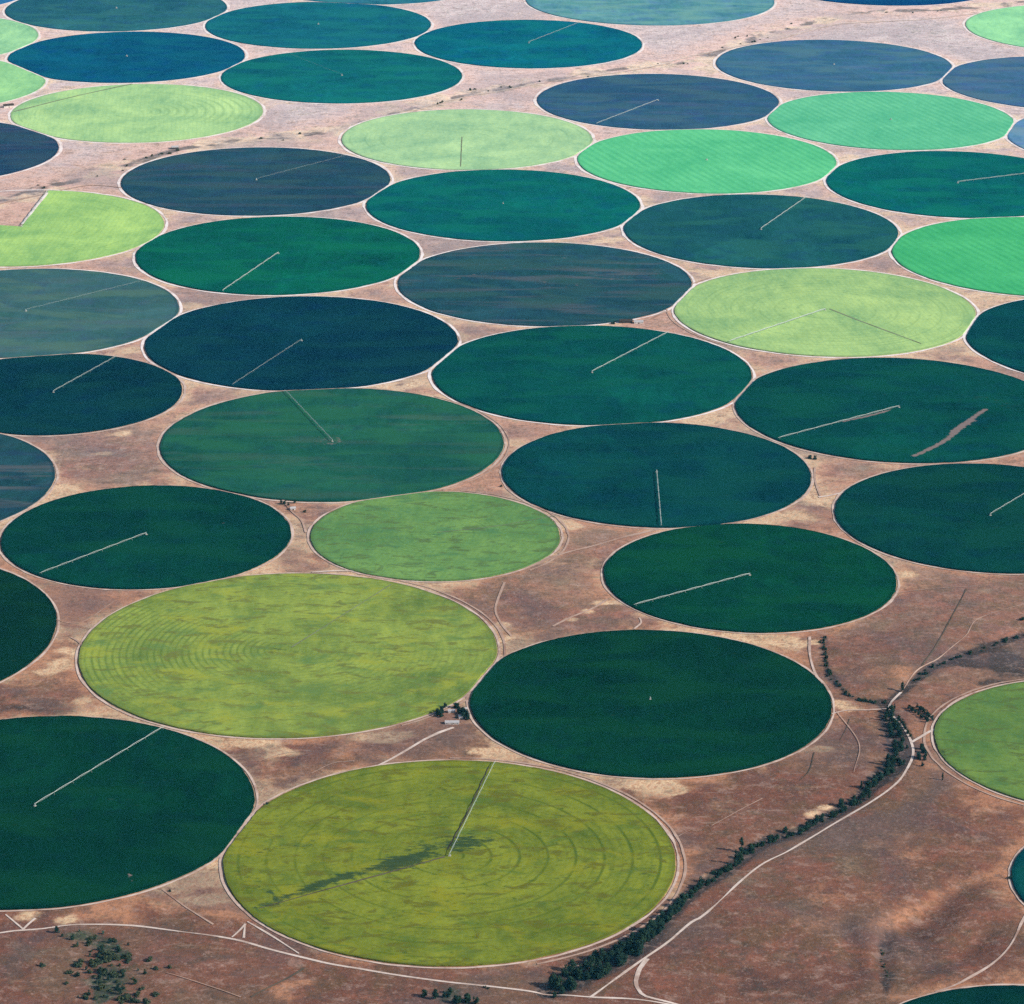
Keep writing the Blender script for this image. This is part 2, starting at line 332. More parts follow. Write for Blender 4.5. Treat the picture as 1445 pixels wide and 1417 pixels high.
c = g.mix(pick(1/110, .47, .60, .75, (11,0,0)), c, (.195,.150,.098))      # olive grass
c = g.mix(pick(1/75, .50, .62, .7, (0,77,0)), c, (.40,.195,.150))          # rosy stubble
c = g.mix(pick(1/55, .52, .64, .65, (50,20,0)), c, (.26,.175,.165))        # grey mauve
c = g.mix(g.math('MULTIPLY', g.mapr(st, .48, .72), .45), c, (.34,.22,.175))
c = g.mix(pick(1/260, .48, .60, .6, (9,130,0), .6), c, (.26,.205,.155))     # straw
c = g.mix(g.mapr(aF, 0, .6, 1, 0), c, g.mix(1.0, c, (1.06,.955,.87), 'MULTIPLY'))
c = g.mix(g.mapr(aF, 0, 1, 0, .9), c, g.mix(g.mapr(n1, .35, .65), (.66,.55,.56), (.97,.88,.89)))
c = g.mix(g.math('MULTIPLY', g.math('MULTIPLY', g.mapr(st, .5, .68), aF), .6), c, (.55,.50,.47))
c = g.mix(g.mapr(g.attr('near'), 0, 1, 0, 1), c, g.mix(1.0, c, (.69,.605,.555), 'MULTIPLY'))
c = g.mix(g.mapr(g.math('ADD', aG, g.math('MULTIPLY', g.math('SUBTRACT', n1, .5), 2.0)), .10, .85, 0, .8), c, g.mix(aF, (.205,.185,.125), (.52,.54,.45)))
c = g.mix(g.mapr(g.math('ADD', aR, g.math('MULTIPLY', g.math('SUBTRACT', n1, .5), 2.1)), .15, .95, 0, .85), c, g.mix(aF, (.56,.27,.150), (.92,.66,.58)))
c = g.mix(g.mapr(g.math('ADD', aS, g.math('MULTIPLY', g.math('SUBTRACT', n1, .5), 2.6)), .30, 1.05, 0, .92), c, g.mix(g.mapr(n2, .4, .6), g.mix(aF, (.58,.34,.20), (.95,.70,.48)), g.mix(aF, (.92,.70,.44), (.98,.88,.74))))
c = g.mix(g.mapr(g.math('ADD', aD, g.math('MULTIPLY', g.math('SUBTRACT', n1, .5), 1.5)), .2, .9, 0, .88), c, g.mix(aF, (.034,.034,.036), (.22,.20,.19)))
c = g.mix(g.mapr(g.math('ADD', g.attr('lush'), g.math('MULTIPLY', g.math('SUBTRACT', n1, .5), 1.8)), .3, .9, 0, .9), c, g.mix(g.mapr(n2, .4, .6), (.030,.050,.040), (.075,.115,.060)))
mot = g.noise(g.mapping(P, loc=(400,90,0), sca=(1,1.5,1)), 1/38, 7, .74, .5)
c = g.mix(g.mapr(mot, .52, .62, 0, .7), c, g.mix(.55, c, (.105,.075,.068)))
c = g.mix(g.mapr(mot, .47, .37, 0, .65), c, g.mix(.5, c, g.mix(aF, (.50,.36,.30), (.98,.9,.88))))
big2 = g.noise(g.mapping(P, loc=(70,900,0)), 1/300, 5, .6, .6)
c = g.mix(g.mapr(big2, .49, .61, 0, .8), c, g.mix(.62, c, g.mix(aF, (.115,.088,.092), (.50,.44,.47))))
# scattered scrub and bare flecks
scr = g.mapr(g.math('ADD', n2, g.math('MULTIPLY', g.math('SUBTRACT', n1, .5), .6)), .50, .64, 0, .62)
c = g.mix(scr, c, g.mix(.62, c, (.050,.050,.040)))
sc2 = pick(1/22, .54, .66, .55, (5,5,0), .74)
c = g.mix(sc2, c, g.mix(.6, c, (.075,.052,.045)))
fle = g.mapr(g.noise(g.mapping(P, loc=(31,7,0)), 1/8, 5, .74), .54, .68, 0, .5)
c = g.mix(fle, c, g.mix(.6, c, (.62,.45,.38)))
gm = g.finish(c, bump=g.math('ADD', n2, g.math('MULTIPLY', n1, 2)), bstr=.55, bdist=2.5)
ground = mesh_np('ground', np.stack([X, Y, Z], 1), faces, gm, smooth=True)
tag(ground, kind='structure')
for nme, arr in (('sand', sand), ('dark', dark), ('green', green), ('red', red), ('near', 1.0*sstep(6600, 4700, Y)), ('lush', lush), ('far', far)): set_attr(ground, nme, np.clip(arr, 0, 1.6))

# ------------------------------------------------------------------ field materials
def albedo(k):
    t = np.array(lin(FD[k][3])); return GAIN.get(k, t*1.3)
def field_mat(k):
    kind = FD[k][4]; base = np.clip(np.array(albedo(k)), .0015, .85)
    m = NT('crop_%s' % {'d': 'dark', 'g': 'greyish', 'l': 'pale', 's': 'bright'}[kind])
    O = m.obj(); O = m.mapping(O, loc=(k*513.0, k*291.0, 0)); Q = m.obj()
    ang = {17: .5, 19: .5, 29: .5}.get(k, (k*1.37) % 3.1)
    big = m.noise(O, 1/240, 7, .62, .6)
    mid = m.noise(m.mapping(O, rot=(0,0,ang), sca=(1/26, 1/90, 1)), 1.0, 6, .66)
    fin = m.noise(O, 1/9, 5, .75)
    v = {'d': .44, 'g': .36, 'l': .26, 's': .16}[kind]
    if k in (27, 38): v = .5
    if k in (47, 44): v = .40
    f = m.math('ADD', m.math('MULTIPLY', big, .55), m.math('ADD', m.math('MULTIPLY', mid, .27), m.math('MULTIPLY', fin, .18)))
    f = m.mapr(f, .38, .62, 0, 1, False)
    hue = {'d': ((.55,.92,1.12), (1.6,1.10,.90)), 'g': ((.85,1.0,1.02), (1.22,1.04,.98)), 'l': ((.80,.98,1.02), (1.10,1.0,.88)), 's': ((.8,1.0,1.0), (1.2,1.0,1.0))}[kind]
    lo = tuple(np.clip(base*(1-v)*np.array(hue[0]), 0, .9)); hi = tuple(np.clip(base*(1+v)*np.array(hue[1]), 0, .9))
    c = m.mix(f, lo, hi)
    if kind in 'dg':                        # bluish and greenish stands
        hn = m.noise(m.mapping(O, loc=(70,70,0)), 1/70, 6, .66, .3)
        c = m.mix(m.mapr(hn, .50, .66, 0, .8), c, tuple(np.clip(base*np.array((1.25,.86,1.22)), 0, 1)))
        c = m.mix(m.mapr(hn, .50, .34, 0, .8), c, tuple(np.clip(base*np.array((1.05,1.06,.80)), 0, 1)))
    gr = m.noise(O, 1/13, 5, .78)             # tufts and gaps
    c = m.mix(m.mapr(gr, .54, .68, 0, .55 if kind != 'd' else .45), c, tuple(base*np.array((.62,.66,.70))))
    c = m.mix(m.mapr(gr, .46, .33, 0, .5), c, tuple(np.clip(base*1.45, 0, .95)))
    if kind == 'g' or k in (35,):           # dry streaks
        s2 = m.noise(m.mapping(O, rot=(0,0,.22), sca=(1/330, 1/60, 1)), 1.0, 5, .6, .3)
        c = m.mix(m.mapr(s2, .48, .64, 0, .85 if k in (27, 38) else .35), c, tuple(np.clip(base*np.array((1.5,1.15,1.08))+np.array((.075,.035,.03)), 0, .8)))
    sep = m.n('ShaderNodeSeparateXYZ'); m.put(sep.inputs[0], Q); x, y = sep.outputs[0], sep.outputs[1]
    r = m.math('SQRT', m.math('ADD', m.math('MULTIPLY', x, x), m.math('MULTIPLY', y, y)))
    rw = m.math('ADD', r, m.math('MULTIPLY', m.math('SUBTRACT', big, .5), 2.0))
    def rings(spacing, width, amount, colr, lo_=.45, hi_=.62, off=0.0, side=None):
        nonlocal c
        w = m.math('ABSOLUTE', m.math('SUBTRACT', m.math('FRACT', m.math('ADD', m.math('DIVIDE', rw, spacing), off)), .5))
        line = m.mapr(w, 0, width/spacing, 1, 0)
        msk = m.mapr(m.noise(O, 1/150, 4, .6), lo_, hi_)
        if side is not None:
            dx = m.math('ADD', m.math('MULTIPLY', x, side[0]), m.math('MULTIPLY', y, side[1]))
            msk = m.math('MULTIPLY', m.mapr(m.math('DIVIDE', dx, r), .55, .95), m.mapr(m.noise(O, 1/90, 4, .6), .25, .5))
        c = m.mix(m.math('MULTIPLY', m.math('MULTIPLY', line, msk), amount), c, colr)
    dk = tuple(base*np.array((.42,.55,.50)))
    if kind == 'l':
        rings(FLD[k][1]/8, 4.0 if k > 38 else 6, .32, dk, .46, .62)
        rings(FLD[k][1]/26, 3.5, .16, dk, .5, .64, .3)
        if k == 44: rings(13.5, 4.2, .62, dk, side=(-.97, .05)); rings(13.5, 4.0, .30, dk, side=(.8, -.5))
        if k == 47: rings(FLD[k][1]/8, 4.0, .75, dk, side=(.9, .3)); rings(FLD[k][1]/8, 4.0, .5, dk, .34, .5, .03); rings(16, 4.0, .25, dk, side=(.95, -.1))
        if k == 30: rings(58, 5, .28, dk, .3, .5, .2)
        if k == 5: rings(30, 9, .4, dk, side=(.9, .2))
        # faint wheel marks across the stand
        w2 = m.n('ShaderNodeTexWave', wave_type='BANDS', bands_direction='X'); m.put(w2.inputs[0], m.mapping(Q, rot=(0,0,1.2+k), sca=(1/26,)*3))
        w2.inputs['Scale'].default_value = .6; w2.inputs['Distortion'].default_value = 1.2; w2.inputs['Detail'].default_value = 3
        c = m.mix(m.math('MULTIPLY', m.mapr(w2.outputs[1], .6, .95), .10), c, dk)
        yel = m.mapr(m.noise(m.mapping(O, loc=(90,40,0), sca=(1,1.6,1)), 1/120, 6, .6, .4), .50, .68, 0, .8 if k in (47, 44) else .12)
        c = m.mix(yel, c, tuple(np.clip(base*np.array((1.45,1.18,.72)), 0, .9)))
        if k in (47, 44, 40, 48):
            brn = m.mapr(m.noise(m.mapping(O, loc=(210,-30,0), rot=(0,0,.2), sca=(1,2.2,1)), 1/60, 7, .7, .6), .51, .62, 0, .9)
            c = m.mix(brn, c, tuple(base*np.array((.72,.60,.66))))
            sp = m.mapr(m.noise(m.mapping(O, loc=(10,330,0), rot=(0,0,.25), sca=(1,2.0,1)), 1/24, 6, .72, .4), .57, .67, 0, .8 if k == 47 else .4)
            c = m.mix(sp, c, tuple(base*np.array((.35,.48,.60))))
            grn = m.mapr(m.noise(m.mapping(O, loc=(-50,140,0), sca=(1,1.8,1)), 1/95, 7, .66, .5), .52, .70, 0, .85)
            c = m.mix(grn, c, tuple(base*np.array((.55,.72,.95))))
    elif kind == 's':
        w2 = m.n('ShaderNodeTexWave', wave_type='BANDS', bands_direction='X'); m.put(w2.inputs[0], m.mapping(Q, rot=(0,0,STRIPE), sca=(1/28,)*3))
        w2.inputs['Scale'].default_value = .32; w2.inputs['Distortion'].default_value = 1.6; w2.inputs['Detail'].default_value = 4
        msk = m.mapr(m.noise(O, 1/170, 4, .6), .3, .6, .25, 1)
        c = m.mix(m.math('MULTIPLY', m.math('MULTIPLY', m.mapr(w2.outputs[1], .25, .9), msk), .42), c, tuple(base*np.array((.50,.74,.74))))
    else:
        rings(FLD[k][1]/8, 4, .45, tuple(np.clip(base*np.array((1.5,1.35,1.2)), 0, 1)), .5, .7)
        # the sector watered last is a touch darker than the rest
        at = m.math('ARCTAN2', y, x)
        sec = m.mapr(m.math('FRACT', m.math('ADD', m.math('DIVIDE', at, 2*math.pi), (k*.37) % 1.0)), .02, .95, 0, 1, False)
        c = m.mix(m.math('MULTIPLY', sec, .45), c, tuple(base*np.array((.8,.72,.82))))
        cl = m.mapr(m.noise(m.mapping(O, loc=(300,60,0), rot=(0,0,.3), sca=(1/260, 1/110, 1)), 1.0, 5, .55, .5), .46, .64, 0, .75)
        c = m.mix(cl, c, tuple(np.clip(base*np.array((2.0,1.32,.95))+np.array((.001,.002,0)), 0, 1)))
    pd = m.mapr(m.math('ADD', m.attr('thick'), m.math('MULTIPLY', m.math('SUBTRACT', m.noise(m.mapping(O, rot=(0,0,.35), sca=(.5,1.6,1)), 1/15, 7, .80), .5), 4.6)), .42, .85, 0, .85)
    c = m.mix(pd, c, (.026,.062,.032))
    ps = m.mapr(m.math('ADD', m.attr('bare'), m.math('MULTIPLY', m.math('SUBTRACT', m.noise(O, 1/14, 5, .7), .5), 1.6)), .40, .75, 0, .85)
    c = m.mix(ps, c, (.27,.20,.19))
    # dark rim: shadow at the crop edge painted into the colour
    rim = m.mapr(m.math('ADD', r, m.math('MULTIPLY', m.math('SUBTRACT', fin, .5), 14)), FLD[k][1]-9, FLD[k][1]-2, 0, .55)
    c = m.mix(rim, c, tuple(base*np.array((.55,.5,.55))))
    return m.finish(c, rough=1.0, spec=0.0, bump=m.math('ADD', fin, m.math('MULTIPLY', mid, .6)), bstr=.4, bdist=.9)
_a, _b = G(1000, 215), G(1060, 247)
STRIPE = -math.atan2(_b[1]-_a[1], _b[0]-_a[0])+math.pi/2

# patches inside fields: field -> attr -> [(polyline, width px, strength)]
PATCH = {
47: {'thick': [([(560,1220),(605,1202),(650,1188)], 30, .44), ([(600,1212),(560,1222)], 16, .22), ([(655,1200),(690,1190)], 16, .34), ([(555,1226),(600,1205),(640,1192),(662,1183)], 14, .45), ([(365,1282),(420,1262),(470,1244),(520,1230),(560,1215)], 10, .75), ([(440,1255),(490,1238)], 14, .5), ([(350,1240),(372,1262)], 9, .4), ([(400,1200),(440,1190)], 10, .35),([(570,1215),(640,1235),(690,1222)], 5, .35),
               ([(790,1240),(810,1232),(830,1225)], 6, .35), ([(360,1210),(375,1200)], 5, .45), ([(375,1250),(390,1270)], 4, .5), ([(590,1245),(640,1255)], 8, .28), ([(900,1240),(930,1222)], 4, .35), ([(640,1288),(740,1270)], 5, .25),
               ([(600,1090),(700,1075)], 4, .3), ([(690,1080),(760,1085)], 4, .35), ([(660,1195),(700,1180)], 10, .25), ([(480,1300),(560,1290)], 6, .22)]},
36: {'bare': [([(1190,596),(1215,591),(1240,585),(1264,577)], 3.5, .85), ([(1290,645),(1318,632),(1340,619),(1352,606),(1372,592),(1390,580)], 5, .9), ([(1345,612),(1375,596)], 7, .45)],
     'thick': [([(1370,560),(1430,575)], 14, .25)]},
40: {'thick': [([(606,752),(622,757)], 2.5, .8), ([(480,790),(486,780)], 4, .4), ([(640,715),(641,716)], 3, .4), ([(500,705),(510,703)], 3, .3)]},
44: {'thick': [([(405,919),(414,915)], 2.5, .7), ([(630,850),(634,848)], 4, .5), ([(586,930),(590,940)], 14, .28), ([(520,1030),(580,1018)], 4, .3)], },
46: {'bare': [([(183,1236),(186,1246)], 3, .6), ([(75,1052),(78,1050)], 4, .25)]},
39: {'bare': [([(196,755),(209,754)], 3, .55), ([(310,740),(315,740)], 2.5, .4)]},
48: {'thick': [([(1330,1062),(1334,1072)], 3, .7), ([(1340,1080),(1352,1088)], 3, .6), ([(1330,1040),(1340,1034)], 2, .5)]},
27: {'bare': [([(765,400),(775,398)], 4, .45), ([(620,400),(690,385),(760,370),(820,362)], 8, .34), ([(800,405),(860,395),(930,385)], 11, .36), ([(590,425),(640,410)], 8, .3)]},
35: {'bare': [([(463,624),(474,625)], 3, .5)]},
30: {'bare': [([(1160,434),(1170,435)], 2.5, .6)]},
14: {'bare': [([(1075,125),(1120,112),(1150,106),(1172,103)], 2, .35)]},
}
CROP_H = {'d': 2.0, 'g': 1.4, 'l': 1.2, 's': 1.6}
field_obj = {}
for k, (c0, r) in FLD.items():
    kind = FD[k][4]; hi = k in (36, 40, 44, 46, 47, 39, 48, 27)
    nr, na = (70, 360) if hi else (18, 240)
    rr = r*np.sqrt(np.linspace(0, 1, nr+1))[1:]
    a0, a1 = 0, 2*math.pi
    cut = None
    if k == 24:
        e1 = G(67, 272)-c0; e2 = G(-40, 316)-c0
        cut = (math.atan2(e1[1], e1[0]), math.atan2(e2[1], e2[0]) % (2*math.pi)); a0, a1 = cut[1], cut[0]+2*math.pi
    th = np.linspace(a0, a1, na+1)[: na+1 if cut else na]; nA = len(th)
    edge = 1+(.6*np.sin(th*3+k)+.5*np.sin(th*7+2*k)+rng.normal(0, .35, nA)+1.6*fbm(np.cos(th)*r/60+k, np.sin(th)*r/60, 1.0, 5+k, 3))/r
    R2 = rr[:, None]*(edge*(rim(k, th) if not cut else np.full(nA, r*.995))/r)[None]
    V = [[0, 0, 0]]; zt = CROP_H[kind]+.03*k
    VX = R2*np.cos(th); VY = R2*np.sin(th)
    top = np.stack([VX, VY, np.full_like(VX, 0)+rng.normal(0, .02, VX.shape)], -1).reshape(-1, 3)
    skirt = np.stack([VX[-1]*1.001, VY[-1]*1.001, np.full(nA, -zt+.05)], -1)
    V = np.concatenate([V, top, skirt]); F_ = []
    ii = np.arange(nA-1 if cut else nA); jj = (ii+1) % nA
    quads = []
    for q in range(nr): 
        b = 1+q*nA; t = b+nA
        if q < nr: quads.append(np.stack([b+ii, t+ii, t+jj, b+jj], 1))
    quads = np.concatenate(quads).tolist()
    tris = [[0, int(1+i), int(1+j)] for i, j in zip(ii, jj)]
    o = mesh_np('crop_field', V, tris+quads, field_mat(k), loc=(c0[0], c0[1], zt))
    tone = TONE_X.get(k, TONE[kind])
    tag(o, f'{tone} round crop field {WHERE[k]}', 'crop field', 'round irrigated crop fields')
    field_obj[k] = (o, zt)
    for an in ('thick', 'bare'):
        val = np.zeros(len(V))
        for pl, w, s in PATCH.get(k, {}).get(an, []):
            L = gline(pl, 15); wd = w*mpp(*pl[0])
            val += s*np.exp(-(dist_line(V[:,0]+c0[0], V[:,1]+c0[1], L, 300)/wd)**2)
        if val.any(): set_attr(o, an, val)

# ------------------------------------------------------------------ dirt tracks and roads
def road_mat(name, ca, cb):
    m = NT(name); P = m.pos()
    c = m.mix(m.mapr(m.noise(P, 1/45, 6, .7), .35, .65), ca, cb)
    c = m.mix(m.mapr(m.noise(P, 1/4, 4, .7), .5, .75, 0, .35), c, (.20,.13,.11))
    c = m.mix(m.mapr(m.noise(m.mapping(P, loc=(55,5,0)), 1/70, 6, .7), .50, .66, 0, .75), c, tuple(np.array(ca)*np.array((.66,.55,.52))))
    return m.finish(c, bump=m.noise(P, 1/3, 4, .7), bstr=.3, bdist=.4)
M_RING = road_mat('pale_dirt', (.52,.38,.31), (.72,.58,.50))
M_FAR = road_mat('hazed_dirt', (.84,.74,.71), (.97,.92,.90))  # track dirt whitened for distance, haze put into its colour
M_ROAD = road_mat('pale_gravel', (.58,.47,.40), (.76,.66,.59))
M_TRACK = road_mat('worn_earth', (.42,.28,.215), (.55,.40,.32))
M_LANE = road_mat('trampled_crop', (.17,.20,.12), (.24,.28,.18))
M_DARK = road_mat('dark_earth_or_shadow', (.085,.075,.055), (.15,.12,.085))
def ribbon(name, L, w, mat, z=.45, closed=False, jit=.30, flat=None, parent=None):
    n = len(L); T = np.roll(L, -1, 0)-np.roll(L, 1, 0)
    if not closed: T[0] = L[1]-L[0]; T[-1] = L[-1]-L[-2]
    T /= np.linalg.norm(T, axis=1)[:, None]+1e-9; N = np.stack([-T[:,1], T[:,0]], 1)
    t = np.arange(n)
    s = 1+jit*np.interp(t, t[::4], rng.normal(0, 1, len(t[::4])))
    s2 = 1+jit*np.interp(t, t[::4], rng.normal(0, 1, len(t[::4])))
    A = L+N*(w/2*np.clip(s, .5, 1.6))[:, None]; B = L-N*(w/2*np.clip(s2, .5, 1.6))[:, None]
    if flat is None:
        za = height(A[:,0], A[:,1])+z; zb = height(B[:,0], B[:,1])+z
    else: za = zb = np.full(n, flat)
    V = np.concatenate([np.column_stack([A, za]), np.column_stack([B, zb])])
    i = np.arange(n if closed else n-1); j = (i+1) % n
    return mesh_np(name, V, np.stack([i, i+n, j+n, j], 1), mat, parent)
for k, (c0, r) in FLD.items():
    n = 320; th = np.linspace(0, 2*math.pi, n, endpoint=False)
    near = c0[1] < 6300
    off = 4.5+1.5*np.sin(th*2+k)+.8*np.sin(th*5+3*k)
    w = 4.6 if near else 5.2+3.8*min(1, (c0[1]-6300)/3500)
    rk = rim(k, th); off = off*.5+np.where(c0[1] < 6800, 3.0, 4.6)
    a = np.stack([c0[0]+(rk+off)*np.cos(th), c0[1]+(rk+off)*np.sin(th)], 1)
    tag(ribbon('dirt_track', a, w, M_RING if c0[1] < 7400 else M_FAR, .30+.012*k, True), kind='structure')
    if k in (47, 44, 48, 35, 30, 40):               # a second outer wheel path
        off2 = 16+3*np.sin(th+k)+1.5*np.sin(th*3+k)
        a = np.stack([c0[0]+(r+off2)*np.cos(th), c0[1]+(r+off2)*np.sin(th)], 1)
        s0 = {47: (-1.2, 1.6), 44: (-1.0, 1.3), 48: (1.7, 4.6), 35: (-.9, 1.0), 30: (2.3, 4.0), 40: (-.8, 1.4)}[k]
        q = (th >= s0[0] % 6.2832) | (th <= s0[1]) if s0[0] < 0 else (th >= s0[0]) & (th <= s0[1])
        idx_ = np.where(q)[0]
        if s0[0] < 0: idx_ = np.concatenate([idx_[idx_ > n//2], idx_[idx_ <= n//2]])
        tag(ribbon('dirt_track', a[idx_], 4.5, M_TRACK, .9), kind='structure')
ROADS = [
([(-60,1325),(0,1317),(20,1314),(60,1311),(100,1305.5),(150,1304.5),(200,1307),(260,1315),(330,1326),(380,1340),(430,1352),(480,1363),(584,1380),(684,1392),(767,1402),(833,1408),(900,1411),(1000,1424)], 4.2, M_ROAD),
([(833,1408),(870,1381),(909,1353),(945,1328),(975,1302),(997,1289),(1066,1226.6),(1118,1198),(1187,1157),(1256,1114),(1277,1090),(1289,1066),(1286,1048),(1274,1026),(1259,1008),(1255,997),(1262,986),(1272,977)], 4.4, M_ROAD),
([(1272,977),(1293,951),(1323,933),(1344,916),(1364,899),(1378,877),(1422,860),(1460,850)], 2.4, M_TRACK),
([(913,1353),(902,1367),(897,1385),(902,1397),(912,1406),(937,1412),(970,1420),(1010,1435)], 6.5, M_ROAD),
([(1452,1282),(1441,1303),(1426,1332),(1395,1363),(1353,1388),(1320,1400)], 5, M_RING),
([(640,1027),(629,1031),(608,1041),(549,1073),(490,1100),(470,1110)], 5, M_ROAD),
([(346,1304),(345,1314),(344,1324)], 3.5, M_ROAD), ([(346,1304),(337,1314),(327,1323)], 3.5, M_ROAD), ([(349,1301),(385,1322),(422,1346)], 4.5, M_ROAD),
([(8,1291),(20,1301),(33,1312)], 3.5, M_ROAD), ([(50,1296),(41,1304),(33,1312)], 3.5, M_ROAD), ([(230,1256),(262,1280),(301,1305)], 3.5, M_TRACK),
([(429,1367),(400,1386),(377,1400),(355,1412)], 4, M_DARK),
([(712,822),(707,835),(699,860),(707,880),(722,898)], 5, M_TRACK), ([(740,803),(791,783),(840,770),(878,759),(930,747)], 7, M_TRACK), ([(780,884),(802,873),(835,860),(857,846)], 6, M_TRACK), ([(902,872),(905,879),(895,888)], 4, M_RING),
([(1364,832),(1343,873),(1319,918),(1301,944)], 2.2, M_DARK), ([(1128,1104),(1142,1089),(1149,1062)], 1.6, M_DARK), ([(1186,1045),(1194,1030),(1199,1015)], 1.6, M_DARK),
([(1174,1008),(1195,1003),(1225,1003),(1252,1000)], 4.5, M_RING), ([(1286,1048),(1300,1040),(1318,1030)], 5, M_ROAD), ([(1143,899),(1143,925),(1150,950),(1160,965)], 4.5, M_RING),
([(500,181),(560,165),(640,140),(720,125),(800,112),(900,98),(1010,72),(1100,55),(1180,35),(1300,28),(1445,12)], 9, M_ROAD),
([(-10,290),(60,275),(130,262),(200,270)], 7, M_TRACK), ([(860,450),(910,452),(940,440)], 7, M_TRACK), ([(400,706),(412,722),(425,735),(432,752)], 5, M_TRACK), ([(440,808),(470,806),(500,806)], 6, M_ROAD), ([(1155,702),(1170,700),(1190,695)], 6, M_ROAD),
([(100,900),(115,910),(125,935)], 5, M_TRACK), ([(1150,660),(1151,680),(1158,700)], 5, M_TRACK),
]
for pl in ([(1004,1166),(1040,1147),(1076,1128)], [(955,1182),(975,1172),(1000,1166)], [(365,1075),(400,1064),(440,1060)], [(60,868),(110,880),(160,850)],
           [(1220,850),(1290,834),(1380,828)], [(1180,1004),(1212,1050),(1205,1092)], [(235,1378),(300,1397),(340,1412)], [(870,470),(920,462),(960,452)], [(120,650),(170,640),(215,625)],
           [(1150,690),(1200,672),(1235,660)], [(500,1075),(470,1078),(440,1092)]):
    ROADS.append((pl, 1.7, M_TRACK))
for i, (pl, w, mt) in enumerate(ROADS):
    tag(ribbon('dirt_road', gline(pl, 12), w, mt, .62+.02*i), kind='structure')

# lanes lying in the crop, and a painted arm shadow: parts of their field
def lane(k, pl, w, mat):
    o, zt = field_obj[k]; L = gline(pl, 14)-FLD[k][0]
    ribbon('lane_or_shadow', L, w, mat, flat=.35, parent=o)
lane(30, [(1170,437),(1235,462),(1300,486)], 4.5, M_LANE)
lane(20, [(652,194),(651,215),(650,236)], 4, M_LANE)
lane(44, [(412,915),(480,872),(552,826)], 2.6, M_LANE)
lane(5, [(20,158),(100,138),(186,119)], 8, M_LANE)
lane(24, [(31.5,317),(49,295),(67,273)], 10, M_FAR)
lane(40, [(617,753),(700,744),(785,729)], 2.0, M_LANE)
lane(47, [(628,1211),(560,1230),(480,1252),(366,1284)], 3.0, M_DARK)
lane(47, [(632,1200),(660,1148),(690,1084)], 2.2, M_DARK)  # shadow of the arm, laid beside it as a dark strip

